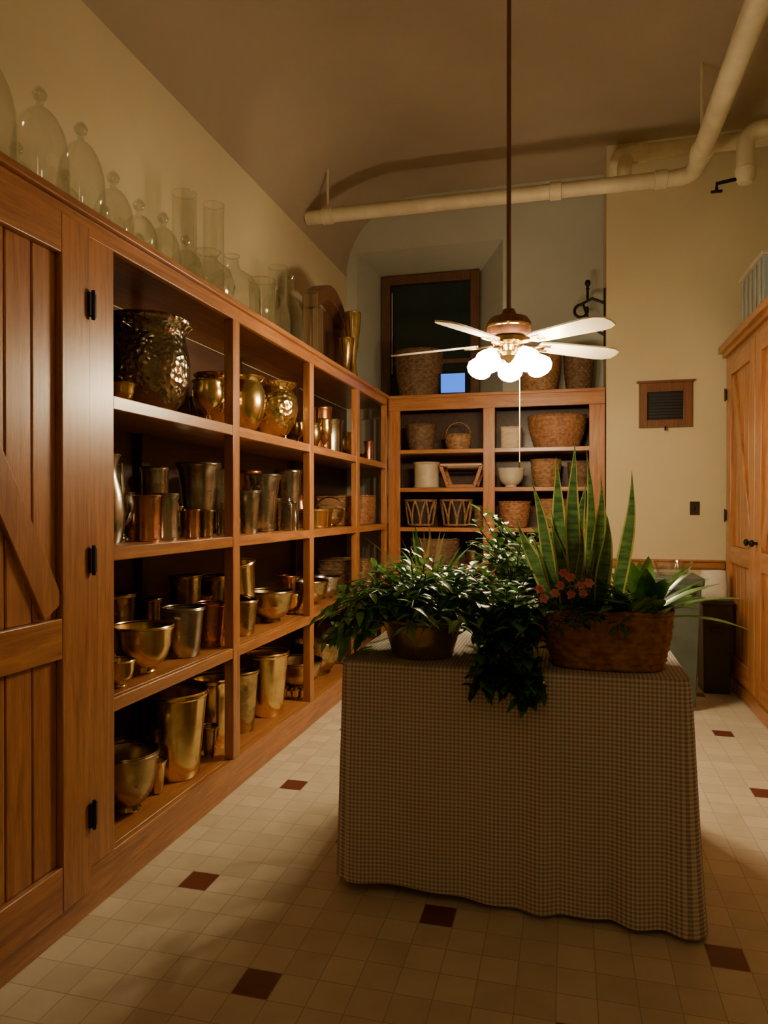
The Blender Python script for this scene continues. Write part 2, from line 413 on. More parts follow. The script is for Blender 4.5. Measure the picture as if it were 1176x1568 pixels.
# ---------------------------------------------------------------- ceiling fan
fan=empty('ceiling_fan',(-.35,4.40,2.56))
def fp(b,name,**k): return b.obj(name,parent=fan,**k)
WARM=(1,.745,.42)
b=MB(); b.tube([(0,0,.12),(0,0,2.22)],.014,WF,12); b.lathe([(.03,2.08),(.07,2.12),(.08,2.22),(.08,2.238)],BRASSD); fp(b,'downrod')
b=MB(); b.lathe([(0.0,.16),(.035,.155),(.05,.12),(.115,.10),(.135,.07),(.135,.02),(.12,-.005),(.07,-.02),(0,-.02)],WF,seg=32)
b.lathe([(.137,.035),(.142,.04),(.142,.05),(.137,.055)],BRASS,seg=32); fp(b,'motor_housing')
b=MB(); b.lathe([(.0,-.02),(.105,-.021),(.11,-.05),(.085,-.065),(.06,-.07),(.05,-.10),(.07,-.11),(.07,-.135),(.03,-.15),(.012,-.17),(0,-.175)],BRASS)
for k in range(5):
    a=math.radians(20+72*k); c,s_=math.cos(a),math.sin(a)
    b.tube([(.05*c,.05*s_,-.12),(.10*c,.10*s_,-.105),(.14*c,.14*s_,-.11),(.155*c,.155*s_,-.125)],.009,BRASS,8)
fp(b,'light_kit')
b=MB()
for k in range(5):
    a=math.radians(20+72*k); Mr=Matrix.Rotation(a,3,'Z')@Matrix.Rotation(math.radians(-28),3,'Y')
    c0=Vector((.155*math.cos(a),.155*math.sin(a),-.118))
    b.lathe([(.028,0),(.034,-.01),(.058,-.035),(.078,-.065),(.076,-.100),(.056,-.125),(.030,-.138),(0,-.141)],GLOBE,c0,20,Mr)
    plight('bulb',c0+Mr@Vector((0,0,-.175)),23,WARM,.028,fan)
fp(b,'glass_shades')
b=MB()
for k in range(5):
    a=math.radians(31+72*k); M=Matrix.Rotation(a,3,'Z')@Matrix.Rotation(math.radians(-13),3,'X'); bz=-.05
    outline=[(.20,-.05),(.26,-.062),(.64,-.082),(.70,-.076),(.745,-.05),(.755,0),(.745,.05),(.70,.076),(.64,.082),(.26,.062),(.20,.05)]
    vs=[M@Vector((x,y,.004))+Vector((0,0,bz-.03*x)) for x,y in outline]+[M@Vector((x,y,-.006))+Vector((0,0,bz-.03*x)) for x,y in outline]; n=len(outline)
    b.add(vs,[tuple(range(n)),tuple(range(2*n-1,n-1,-1))]+[(i,n+i,n+(i+1)%n,(i+1)%n) for i in range(n)],WHITEB,False)
    Z=Vector((0,0,bz)); b.beam(M@Vector((.09,0,-.012))+Z,M@Vector((.24,0,-.018))+Z,.035,.008,M@Vector((0,0,1)),BRASS)
    for sg in (-1,1): b.tube([M@Vector((.18,0,-.018))+Z,M@Vector((.22,sg*.03,-.02))+Z,M@Vector((.27,sg*.028,-.02))+Z],.006,BRASS,6)
fp(b,'blades',bevel=0)
b=MB(); b.tube([(.06,-.05,-.13),(.07,-.055,-.30),(.07,-.055,-.78)],.0028,WHITEB,6); b.lathe([(0,-.82),(.008,-.81),(.006,-.78),(0,-.775)],BRASS,(.07,-.055,0),8)
b.tube([(-.05,-.05,-.13),(-.05,-.055,-.27)],.0025,BRASS,6); fp(b,'pull_chains')
# added fill lamp, unseen behind the viewer, brightens the table front
dl=empty('added_fill_lamp',(-.2,-.4,4.8))
b=MB(); b.lathe([(0,-.001),(.08,-.005),(.08,-.03),(.015,-.04),(.012,-.5),(.05,-.52),(.06,-.56)],BRASSD); b.obj('stem',parent=dl)
b=MB(); b.lathe([(.05,-.55),(.10,-.58),(.15,-.66),(.14,-.75),(.07,-.80),(0,-.81)],emis('fill_lamp_glass',WARM,1.5,False)); b.obj('shade',parent=dl)
plight('bulb',(0,0,-.95),10,(1,.72,.42),.12,dl)  # fill light of the added lamp

# ---------------------------------------------------------------- wall fittings
b=MB(); x0,x1,z0,z1=.62,1.06,2.22,2.62; y=YF
for (a,c,d,e,m) in ((x0,x0+.07,z0,z1,WF),(x1-.07,x1,z0,z1,WF),(x0+.07,x1-.07,z1-.08,z1,WF),(x0+.07,x1-.07,z0,z0+.07,WF)):
    b.box(a,c,y-.035,y,d,e,m)
b.box(x0-.02,x1+.02,y-.045,y,z1,z1+.02,WF); b.box(x0+.07,x1-.07,y-.006,y,z0+.07,z1-.08,BLACKG)
for k in range(9): zz=z0+.085+k*.027; b.box(x0+.07,x1-.07,y-.02,y-.012,zz,zz+.008,BLACKG)
b.tube([((x0+x1)/2,y-.04,z0+.01),((x0+x1)/2,y-.05,z0-.03)],.008,IRON,8)
b.obj('wall_vent',bevel=.004)
b=MB(); b.box(1.05,1.13,YF-.008,YF,1.44,1.56,PLATE); b.box(1.083,1.097,YF-.02,YF-.008,1.485,1.515,IRON); b.obj('light_switch',bevel=.002)
b=MB()
sy=6.95
b.box(.325,.338,sy-.03,sy+.03,3.0,3.55,IRON)
b.tube([(.33,sy,3.42),(.22,sy,3.47),(.12,sy,3.42)]+arc((.12,sy,3.36),.06,math.pi/2,math.pi*2.2,(1,0,0),(0,0,1),12),.014,IRON,8)
b.tube([(.33,sy,3.12),(.24,sy,3.18),(.18,sy,3.30),(.14,sy,3.42)],.012,IRON,8)
b.tube([(.18,sy,3.46),(.18,sy,3.58)],.012,IRON,8); b.lathe([(0,.09),(.02,.08),(.028,.05),(.012,.02),(.02,0),(0,-.005)],IRON,(.18,sy,3.56),12)
b.obj('wrought_iron_bracket')

# ---------------------------------------------------------------- vessels
def shell(prof,th=.004):
    inner=[(max(r-th,.0005),max(z,prof[0][1]+th)) for r,z in prof[::-1]]
    return [(0,prof[0][1])]+prof+inner+[(0,prof[0][1]+th)]
T={
 'cauldron':[(.38,0),(.62,.05),(.84,.18),(.96,.36),(.99,.52),(.95,.68),(.88,.80),(.87,.86),(.96,.92),(1.04,.95),(1.05,.98),(1.0,1)],
 'bucket':[(.72,0),(.75,.02),(.80,.25),(.86,.5),(.92,.75),(.97,.93),(1.03,.95),(1.04,.975),(1.0,1)],
 'bowl':[(.42,0),(.46,.04),(.40,.10),(.62,.18),(.82,.36),(.93,.6),(.96,.85),(1.02,.93),(1.04,.97),(1.0,1)],
 'jardiniere':[(.45,.10),(.62,.14),(.88,.32),(1.0,.55),(.97,.76),(.82,.88),(.80,.92),(.92,.97),(.94,1)],
 'mug':[(.90,0),(.94,.03),(.90,.08),(.90,.5),(.92,.92),(.97,.95),(1.0,.98),(.97,1)],
 'goblet':[(.6,0),(.62,.03),(.25,.10),(.16,.2),(.30,.30),(.75,.42),(.98,.62),(1.0,.8),(.9,.92),(.96,1)],
 'pitcher':[(.80,0),(.84,.03),(.98,.2),(1,.35),(.88,.55),(.62,.75),(.58,.86),(.70,.96),(.74,1)],
 'vase':[(.62,0),(.66,.03),(.45,.15),(.42,.3),(.70,.55),(.92,.8),(1,.97),(.98,1)],
 'champagne':[(.52,0),(.62,.03),(.60,.07),(.66,.12),(.74,.4),(.84,.7),(.94,.9),(1.06,.95),(1.08,.98),(1.02,1)],
 'pan':[(.85,0),(.92,.03),(.95,.5),(.98,.9),(1.05,.95),(1.03,1)],
}
PLACED=[]
def vessel(name,typ,x,y,z,r,h,mat,handles=None,rot=(0,0,0),feet=0):
    PLACED.append((x,y,z,r*1.08+(.03 if handles in('ears','rings','loop') else 0)))
    b=MB(); pr=[(a*r,c*h) for a,c in T[typ]]
    b.lathe(shell(pr,.004),mat,seg=36)
    top=pr[-1][0]
    b.tube([(top*math.cos(t),top*math.sin(t),h) for t in [k*math.pi/14 for k in range(28)]],.005,mat,6,closed=True)
    if handles=='rings':
        for s_ in (-1,1):
            c=(0,s_*(r*.93+.012),h*.74)
            b.lathe([(0,-.004),(.014,0),(.010,.008),(0,.01)],mat,(0,s_*r*.90,h*.80),10,Matrix.Rotation(-s_*math.pi/2,3,'X'))
            b.tube([(c[0]+.032*math.cos(t),c[1]+s_*.006,c[2]+.032*math.sin(t)) for t in [k*math.pi/8 for k in range(16)]],.004,mat,6,closed=True)
    if handles=='loop':
        b.tube([(0,r*.86,h*.88),(0,r*1.35,h*.92),(0,r*1.5,h*.62),(0,r*1.25,h*.3),(0,r*.95,h*.2)],.008,mat,8)
    if handles=='ears':
        for s_ in (-1,1):
            b.tube([(-.04,s_*r*.93,h*.84),(-.035,s_*(r+.035),h*.87),(.035,s_*(r+.035),h*.87),(.04,s_*r*.93,h*.84)],.006,mat,8)
    if handles=='bail':
        b.tube([(r*1.02*math.cos(t),0,h*.94+r*.9*math.sin(t)) for t in [k*math.pi/16 for k in range(17)]],.005,mat,8)
    if typ=='pitcher':
        b.beam((0,-r*.55,h*.93),(0,-r*1.15,h*1.0),.05,.012,(0,.3,1),mat)
    if feet:
        for k in range(3):
            a=2*math.pi*k/3+.4; b.lathe([(0,0),(.016,.002),(.022,.018),(.012,.035),(.018,h*.2)],mat,(r*.5*math.cos(a),r*.5*math.sin(a),0),10)
    return b.obj(name,(x,y,z+.001),rot)
V=vessel
S=1.94
V('brass_cauldron','cauldron',-1.97,3.04,S,.205,.46,HAMP,'ears')
V('copper_kettle_pot','jardiniere',-2.12,2.56,S,.12,.26,BRASSD)
V('brass_goblet_bowl','goblet',-1.82,3.36,S,.08,.22,BRASS)
V('hammered_brass_pot','jardiniere',-1.93,3.66,S,.13,.31,HAMM,feet=1)
V('brass_jardiniere','jardiniere',-1.92,4.0,S,.13,.36,BRASS)
V('small_brass_bowl','bowl',-2.14,4.18,S,.085,.30,BRASS)
V('hammered_brass_jardiniere','jardiniere',-1.92,4.42,S,.175,.39,HAMM,'rings',feet=1)
V('brass_goblet_bowl','goblet',-2.12,4.88,S,.11,.32,BRASSD)
V('copper_vase','mug',-1.92,5.42,S,.085,.37,COPPER)
V('pewter_canister','mug',-1.95,5.70,S,.12,.30,PEWTER)
V('brass_serving_bowl','bowl',-1.98,6.18,S,.12,.22,BRASSD)
V('copper_cup','mug',-1.80,6.38,S,.045,.18,COPPER)
S=1.35
V('pewter_pitcher','pitcher',-1.93,2.66,S,.085,.38,PEWTER,'loop')
V('pewter_goblet','goblet',-2.05,2.95,S,.06,.22,PEWTER)
V('copper_mug','mug',-1.84,2.84,S,.062,.205,COPPER)
V('pewter_mug','mug',-1.84,2.99,S,.062,.215,PEWTER)
V('pewter_vase','mug',-2.08,3.28,S,.075,.36,PEWTER)
V('copper_cup','mug',-1.80,3.17,S,.036,.14,COPPER)
V('copper_cup','mug',-1.80,3.31,S,.036,.135,BRASSD)
V('pewter_tall_bucket','champagne',-2.02,3.62,S,.12,.40,PEWTER)
V('pewter_tall_bucket','champagne',-2.05,3.92,S,.10,.38,PEWTER)
V('champagne_bucket','champagne',-1.87,4.18,S,.105,.36,PEWTER,'rings')
V('brass_pan','pan',-1.90,5.15,S,.155,.14,BRASS,'ears')
V('brass_handled_bowl','bowl',-1.88,5.50,S,.12,.14,BRASSD,'bail')
b=MB(); b.box(-.035,.035,-.035,.035,0,.18,PEWTER); b.lathe([(.03,.18),(.02,.19),(.01,.20),(.012,.215),(0,.22)],PEWTER); b.obj('pewter_tea_caddy',(-1.80,4.42,S+.001),bevel=.006)
PLACED.append((-1.80,4.42,S,.06))
S=.76
V('brass_mixing_bowl','bowl',-1.86,2.83,S,.135,.21,BRASS)
V('brass_small_bowl','bowl',-1.80,2.57,S,.065,.11,BRASS)
V('pewter_bucket','bucket',-1.87,3.20,S,.105,.24,PEWTER,'ears')
V('copper_pot','bucket',-1.86,3.47,S,.08,.23,COPPER)
V('brass_stock_pot','bucket',-2.14,3.02,S,.10,.32,BRASSD)
V('brass_planter','bucket',-1.85,3.82,S,.095,.20,BRASSD)
V('brass_bucket','bucket',-1.85,3.84,S+.215,.09,.22,BRASS,rot=(math.radians(14),0,0))
V('pewter_mixing_bowl','bowl',-1.88,4.30,S,.15,.20,BRASSD)
V('brass_shallow_bowl','bowl',-1.88,4.68,S,.11,.14,BRASS)
V('brass_stock_pot','bucket',-2.13,4.02,S,.11,.32,BRASSD)
V('brass_mixing_bowl','bowl',-1.92,5.15,S,.14,.18,BRASSD)
V('pewter_mixing_bowl','bowl',-1.92,5.50,S,.13,.18,PEWTER)
S=.17
V('large_brass_bucket','bucket',-1.90,3.17,S,.16,.42,BRASS)
V('aged_brass_planter','bowl',-1.88,2.74,S,.135,.26,BRASSD)
V('brass_wide_basin','bowl',-2.10,2.50,S,.12,.34,BRASSD)
V('tall_brass_bucket','bucket',-1.93,3.62,S,.12,.38,BRASS)
V('tall_brass_bucket','bucket',-1.90,3.90,S,.11,.36,BRASSD)
V('large_brass_bucket','bucket',-1.89,4.26,S,.145,.40,BRASS)
V('brass_wide_basin','bowl',-1.95,4.95,S,.19,.2,BRASSD)
V('brass_wide_basin','bowl',-1.95,5.40,S,.19,.26,BRASSD)
st=random.getstate(); random.seed(21)
kinds={'jardiniere':'brass_urn','bucket':'brass_pail','bowl':'metal_bowl','mug':'metal_canister','goblet':'metal_goblet','pitcher':'metal_pitcher','champagne':'wine_bucket','pan':'metal_saucepan'}
for S,y0,y1,types,mats in ((1.94,2.5,6.6,['jardiniere','bucket','bowl','goblet'],[BRASS,BRASSD,BRASSD,COPPER]),
    (1.35,2.5,5.72,['mug','pitcher','champagne','goblet','bucket'],[PEWTER,PEWTER,BRASSD,COPPER]),
    (.76,2.5,5.72,['bowl','bucket','mug','pan'],[BRASSD,PEWTER,COPPER,BRASS]),
    (.17,2.5,5.66,['bucket','bowl','champagne'],[BRASSD,BRASSD,BRASS])):
    for tr in range(900):
        r=R(.04,.11); x=R(-2.17,-1.82); y=R(y0,y1)
        if x-r*1.1<-2.24 or x+r*1.1>-1.77: continue
        if any(abs(z-S)<.3 and math.hypot(px-x,py-y)<pr_+r*1.1+.004 for px,py,z,pr_ in PLACED): continue
        t=random.choice(types); hh={'bowl':1.4,'pan':1.2}.get(t,R(2.6,3.8))*r*1.15
        V(kinds[t],t,x,y,S,r,min(hh,.42),random.choice(mats))
random.setstate(st)

# ---------------------------------------------------------------- glass on top
def cloche(x,y,r,h,name='glass_cloche'):
    b=MB(); k=h-.07
    pr=[(r,.004),(r,.012),(r*.99,k*.45)]+[(r*.99*math.cos(a),k*.45+k*.55*math.sin(a)) for a in [i*math.pi/20 for i in range(1,10)]]
    pr+=[(.014,k+.002),(.012,k+.015),(.024,k+.03),(.028,k+.045),(.02,k+.062),(.008,k+.075),(0,k+.078)]
    b.lathe(pr,GLASS,seg=36); b.f=[f for f in b.f if len(f)<5]; b.m=b.m[:len(b.f)]; b.sm=b.sm[:len(b.f)]
    b.tube([(r*math.cos(t),r*math.sin(t),.007) for t in [i*math.pi/16 for i in range(32)]],.0065,GLASS,8,closed=True)
    b.lathe([(0,k+.018),(.018,k+.028),(.024,k+.045),(.016,k+.06),(0,k+.07)],GLASS,seg=16)
    b.obj(name,(x,y,CT+.001),ang=80)
for x,y,r,h in [(-1.93,1.72,.15,.56),(-1.92,1.99,.11,.50),(-1.90,2.24,.105,.46),(-2.15,2.10,.10,.42),(-1.90,2.47,.095,.45),(-2.13,2.38,.09,.36),(-1.90,2.68,.085,.35),(-2.13,2.66,.10,.38),
  (-1.90,2.87,.085,.31),(-2.12,2.92,.10,.33),(-1.90,3.07,.085,.33),(-1.90,3.28,.09,.30),(-2.12,3.20,.09,.30)]:
    cloche(x,y,r,h)
def glassv(name,x,y,pr):
    b=MB(); b.lathe([(0,0)]+pr,GLASS,seg=32)
    if pr[-1][0]>1e-4: b.f.pop(); b.m.pop(); b.sm.pop()
    rr,zz=pr[-1]; b.tube([(rr*math.cos(t),rr*math.sin(t),zz) for t in [i*math.pi/14 for i in range(28)]],.004,GLASS,8,closed=True)
    b.obj(name,(x,y,CT+.001),ang=50)
glassv('glass_bowl_vase',-1.92,3.55,[(.08,0),(.13,.05),(.15,.12),(.13,.2),(.07,.25),(.05,.28),(.07,.31)])
glassv('glass_demijohn',-1.95,3.90,[(.15,0),(.17,.03),(.17,.2),(.13,.28),(.05,.33),(.035,.40),(.045,.41)])
glassv('glass_cylinder_vase',-2.15,3.70,[(.07,0),(.07,.72)])
glassv('glass_cylinder_vase',-2.15,4.05,[(.065,0),(.065,.80)])
glassv('glass_cylinder_vase',-1.90,4.22,[(.08,0),(.085,.36)])
cloche(-1.92,4.46,.11,.42)
glassv('glass_bottle',-1.92,4.74,[(.09,0),(.10,.05),(.09,.3),(.04,.40),(.03,.52),(.045,.54)])
glassv('glass_cylinder_vase',-1.85,4.98,[(.055,0),(.055,.5)])
glassv('glass_cylinder_vase',-2.10,4.95,[(.07,0),(.07,.7)])
glassv('glass_cylinder_vase',-1.85,5.14,[(.04,0),(.04,.42)])
b=MB(); y0,y1=5.30,6.12; fx=-1.98
top=lambda y: 3.20+.17*math.sin(math.pi*(y-y0)/(y1-y0))
n=16; ys=[y0+(y1-y0)*k/n for k in range(n+1)]
vs=[];fs=[]
for y in ys:
    for x in (fx-.06,fx+.06):
        vs+=[(x,y,top(y)),(x,y,top(y)-.13)]
for k in range(n):
    a=4*k;c=a+4
    fs+=[(a,c,c+1,a+1),(a+2,a+3,c+3,c+2),(a,a+2,c+2,c),(a+1,c+1,c+3,a+3)]
fs+=[(0,1,3,2),(4*n,4*n+2,4*n+3,4*n+1)]
b.add(vs,fs,WF,False)
b.box(fx-.06,fx+.06,y0,y0+.1,CT+.001,top(y0)-.1,WF); b.box(fx-.06,fx+.06,y1-.1,y1,CT+.001,top(y1)-.1,WF)
b.box(fx-.06,fx+.06,y0+.1,y1-.1,CT+.001,CT+.12,WF); b.box(fx-.05,fx-.03,y0+.08,y1-.08,CT+.1,3.19,WD)
b.obj('arched_wood_frame',bevel=.006)
V('gold_vase','vase',-1.775,5.62,CT,.065,.30,BRASS); V('gold_vase','vase',-1.775,5.80,CT,.07,.56,BRASS)

# ---------------------------------------------------------------- baskets
def basket(name,x,y,z,sx,sy,h,mat,taper=.85,stakes=40,rows=14,handle=False,ex=2.0,fill=None,rot=0):
    b=MB(); sub=4; n=stakes*sub; lv=rows*3
    amp=min(sx,sy)*.018+.0012; vs=[];fs=[]
    def ring(t,off,inset=0):
        k=taper+(1-taper)*math.sin(t*math.pi/2)
        out=[]
        for i in range(n):
            a=2*math.pi*i/n; c,s_=math.cos(a),math.sin(a)
            px=abs(c)**(2/ex)*math.copysign(1,c)*(sx*k-inset); py=abs(s_)**(2/ex)*math.copysign(1,s_)*(sy*k-inset)
            L=math.hypot(px,py) or 1; o=off(i)
            out.append((px*(1+o/L),py*(1+o/L),t*h))
        return out
    for l in range(lv+1):
        row=l//3; ph=l%3; prof=[0,.9,.9][ph]
        vs+=ring(l/lv,lambda i:amp*prof*(1+.9*math.cos(2*math.pi*i/(2*sub)+math.pi*(row%2))))
    for l in range(lv):
        for i in range(n): j=(i+1)%n; fs.append((l*n+i,l*n+j,(l+1)*n+j,(l+1)*n+i))
    o=len(vs)
    vs+=ring(1,lambda i:0,.012); vs+=ring(.05,lambda i:0,.012)
    for i in range(n): j=(i+1)%n; fs.append((lv*n+i,lv*n+j,o+j,o+i)); fs.append((o+i,o+j,o+n+j,o+n+i))
    fs.append(tuple(range(n))[::-1]); fs.append(tuple(o+n+i for i in range(n)))
    b.add(vs,fs,mat)
    rim=ring(1,lambda i:0)
    for ph in (0,math.pi):
        b.tube([(p[0]*(1+.01*math.cos(i*.8+ph)),p[1]*(1+.01*math.cos(i*.8+ph)),h+.004+.005*math.sin(i*.8+ph)) for i,p in enumerate(rim)][::2 if n>100 else 1],.007 if sx>.12 else .005,mat,6,closed=True)
    if handle:
        b.tube([((sx*.95)*math.cos(t),0,h+sx*1.0*math.sin(t)) for t in [k*math.pi/18 for k in range(19)]],.006,mat,8)
    if fill:
        f=[(p[0],p[1],h*.86) for p in ring(.86,lambda i:0,.013)]
        b.add(f,[tuple(range(n))],fill,False)
    return b.obj(name,(x,y,z+.001),(0,0,rot),ang=60)
basket('wicker_storage_basket',-1.96,5.98,1.35,.18,.2,.24,WICK,.9,26,10,ex=4)
basket('wicker_storage_basket',-1.94,6.45,1.35,.16,.2,.26,WICKR,.9,26,10,ex=4)
basket('wicker_storage_basket',-1.96,6.0,.76,.18,.2,.28,WICKD,.9,26,10,ex=4)
basket('wicker_storage_basket',-1.96,6.45,.76,.16,.19,.24,WICK,.9,26,10,ex=4)
basket('wicker_storage_basket',-2.0,5.95,.17,.2,.22,.34,WICKD,.9,26,12,ex=4)
yb=6.98
basket('wicker_round_basket',-1.42,yb,2.07,.15,.15,.25,WICKD,.75,22,10)
basket('wicker_handle_basket',-1.04,yb-.05,2.07,.13,.11,.14,WICK,.8,22,7,handle=True)
basket('wicker_oval_basket',-.10,yb+.02,2.07,.27,.19,.30,WICKR,.75,34,12)
basket('wicker_small_basket',-.53,yb,2.07,.10,.12,.20,STRAPW,.95,20,8,ex=5)
V('enamel_canister','mug',-1.36,6.95,1.70,.135,.25,STRAPW)
V('ceramic_bowl','bowl',-.53,6.93,1.70,.13,.18,CERAM)
basket('wicker_round_basket',-.20,yb-.04,1.70,.14,.14,.25,WICK,.7,22,10)
basket('wicker_round_basket',.12,yb,1.70,.12,.14,.22,WICKD,.8,22,9)
b=MB()
for s_ in (-1,1):
    b.beam((-.20,s_*.12,.22),(.20,s_*.12,.22),.03,.015,(0,1,0),WX); b.beam((-.13,s_*.12,.015),(.13,s_*.12,.015),.03,.015,(0,1,0),WX)
    b.beam((-.20,s_*.12,.22),(-.13,s_*.12,.015),.03,.015,(0,1,0),WX); b.beam((.20,s_*.12,.22),(.13,s_*.12,.015),.03,.015,(0,1,0),WX)
    b.beam((s_*.17,-.12,.22),(s_*.17,.12,.22),.03,.015,(1,0,0),WX)
b.box(-.14,.14,-.12,.12,.0,.012,WX)
for s_ in (-1,1): b.beam((-.2,s_*.127,.22),(.2,s_*.127,.22),.012,.01,(0,1,0),CERAM)
b.obj('wooden_slat_caddy',(-1.0,6.96,1.701))
def lattice(x,y,z,r,h):
    b=MB(); b.lathe([(0,0),(r*.72,0),(r*.97,h),(r*.95,h),(r*.70,.01),(0,.01)],BLACKG,seg=24)
    n=9
    for k in range(n):
        a0=2*math.pi*k/n
        for sg in (-1,1):
            pts=[]
            for i in range(7):
                t=i/6; rr=r*(.76+.25*t); a=a0+sg*math.pi/n*(t**1.8); pts.append((rr*math.cos(a),rr*math.sin(a),h*t))
            b.tube(pts,.010,WICK,6)
    for rr,zz in ((r*1.0,h),(r*.76,.01)): b.tube([(rr*math.cos(t),rr*math.sin(t),zz) for t in [i*math.pi/14 for i in range(28)]],.012,WICK,6,closed=True)
    b.obj('lattice_basket',(x,y,z+.012))
lattice(-1.42,6.95,1.315,.155,.25); lattice(-1.06,6.95,1.315,.155,.25)
basket('wicker_small_basket',-.84,yb+.12,1.315,.07,.1,.2,WICK,.8,16,8)
basket('wicker_round_basket',-.50,yb,1.315,.15,.15,.24,WICKR,.8,22,10)
basket('wicker_round_basket',-.14,yb,1.315,.15,.15,.26,WICK,.7,22,10)
basket('wicker_oval_basket',-1.28,yb,.95,.24,.17,.24,WICKD,.85,30,10)
V('pewter_bowl','bowl',-.90,6.95,.95,.08,.14,PEWTER)
basket('wicker_oval_basket',-.3,yb,.95,.24,.17,.22,WICKD,.85,30,10)
basket('wicker_oval_basket',-1.2,yb,.17,.26,.18,.3,WICKD,.85,30,10)
basket('wicker_oval_basket',-.3,yb,.17,.26,.18,.3,WICKD,.85,30,10)
basket('large_wicker_hamper',-1.45,7.02,CT,.235,.22,.46,WICKD,.8,34,18)
basket('large_wicker_hamper',-.27,7.02,CT,.20,.22,.34,WICK,.8,34,15)
basket('large_wicker_hamper',.10,7.06,CT,.14,.16,.42,WICKD,.8,30,16)
b=MB(); b.box(-.12,.12,-.015,.02,0.02,.21,BLACKG); b.box(-.117,.117,-.018,-.014,.023,.207,BLUE); b.box(-.06,.06,-.04,.05,0,.012,BLACKG); b.box(-.02,.02,.0,.02,.01,.05,BLACKG)
b.obj('glowing_blue_box',(-1.08,6.86,CT+.001))  # small box with an emissive blue front, kind of object unknown

# ---------------------------------------------------------------- crate on right cabinet, bin
b=MB(); b.box(1.36,1.83,5.62,6.30,2.902,3.32,simple('frosted_plastic',(.40,.50,.50),None,.3)); b.box(1.34,1.85,5.60,6.32,3.32,3.35,CERAM)
for k in range(5): b.box(1.35,1.36,5.68+k*.13,5.70+k*.13,2.92,3.31,CERAM)
b.obj('plastic_storage_crate',bevel=.012)
b=MB()
def tbox(b,x0,x1,y0,y1,z0,z1,k,mat):
    cx,cy=(x0+x1)/2,(y0+y1)/2
    vs=[]
    for z,q in ((z0,k),(z1,1)):
        for x,y in ((x0,y0),(x1,y0),(x1,y1),(x0,y1)): vs.append((cx+(x-cx)*q,cy+(y-cy)*q,z))
    b.add(vs,[(3,2,1,0),(4,5,6,7),(0,1,5,4),(1,2,6,5),(2,3,7,6),(3,0,4,7)],mat,False)
tbox(b,.60,.95,5.6,6.0,.03,.93,.82,BINM); tbox(b,.58,.97,5.57,6.03,.93,.99,.98,BINM)
b.box(.68,.88,5.555,5.575,.90,.94,BINM)
for x in (.66,.90): b.lathe([(.0,-.02),(.06,-.02),(.065,0),(.06,.02),(0,.02)],IRON,(x,5.95,.066),16,Matrix.Rotation(math.pi/2,3,'Y'))
b.obj('wheeled_trash_bin',bevel=.012)
b=MB(); b.lathe(shell([(.10,0),(.105,.01),(.13,.06),(.145,.10)],.005),GLASS,seg=28); b.obj('glass_bowl',(.775,5.8,.993))
b=MB(); tbox(b,1.06,1.28,6.2,6.5,0.001,.72,.9,DARKW); tbox(b,1.05,1.29,6.19,6.51,.72,.76,1,DARKW); b.box(1.12,1.22,6.18,6.19,.5,.54,BLACKG)
b.obj('dark_wood_hamper',bevel=.006)
b=MB(); vs=[]
for z,w_,d_ in ((.762,.09,.06),(.86,.10,.065),(.98,.095,.05)):
    for i in range(12):
        a=2*math.pi*i/12; vs.append((1.165+w_*math.copysign(abs(math.cos(a))**.5,math.cos(a))+R(-.006,.006),6.35+d_*math.copysign(abs(math.sin(a))**.5,math.sin(a)),z+R(0,.012)*(z>.9)))
b.add(vs,[tuple(range(12))[::-1]]+[(l*12+i,l*12+(i+1)%12,(l+1)*12+(i+1)%12,(l+1)*12+i) for l in range(2) for i in range(12)],PAPER,False)
b.obj('white_paper_bag')

# ---------------------------------------------------------------- table + cloth
tx0,tx1,ty0,ty1=-.86,.42,2.67,3.70; TZ=.895
b=MB(); b.box(tx0+.02,tx1-.02,ty0+.02,ty1-.02,TZ-.04,TZ-.003,WX)
b.box(tx0+.08,tx1-.08,ty0+.08,ty1-.08,TZ-.13,TZ-.04,WX)
for x in (tx0+.09,tx1-.09):
    for y in (ty0+.09,ty1-.09): b.box(x-.035,x+.035,y-.035,y+.035,0,TZ-.13,WZ)
b.obj('table',bevel=.004)
per=[];r=.03
def seg(p,q,n):
    for k in range(n): per.append((p[0]+(q[0]-p[0])*k/n,p[1]+(q[1]-p[1])*k/n))
def cor(cx,cy,a0):
    for k in range(6): a=a0+math.pi/2*k/6; per.append((cx+r*math.cos(a),cy+r*math.sin(a)))
seg((tx0+r,ty0),(tx1-r,ty0),170); cor(tx1-r,ty0+r,-math.pi/2)
seg((tx1,ty0+r),(tx1,ty1-r),120); cor(tx1-r,ty1-r,0)
seg((tx1-r,ty1),(tx0+r,ty1),110); cor(tx0+r,ty1-r,math.pi/2)
seg((tx0,ty1-r),(tx0,ty0+r),90); cor(tx0+r,ty0+r,math.pi)
n=len(per); cum=[0]
for k in range(n): p=per[k];q=per[(k+1)%n]; cum.append(cum[-1]+math.hypot(q[0]-p[0],q[1]-p[1]))
corners=[(tx0,ty0),(tx1,ty0),(tx1,ty1),(tx0,ty1)]
rows=34; vs=[];uv=[]
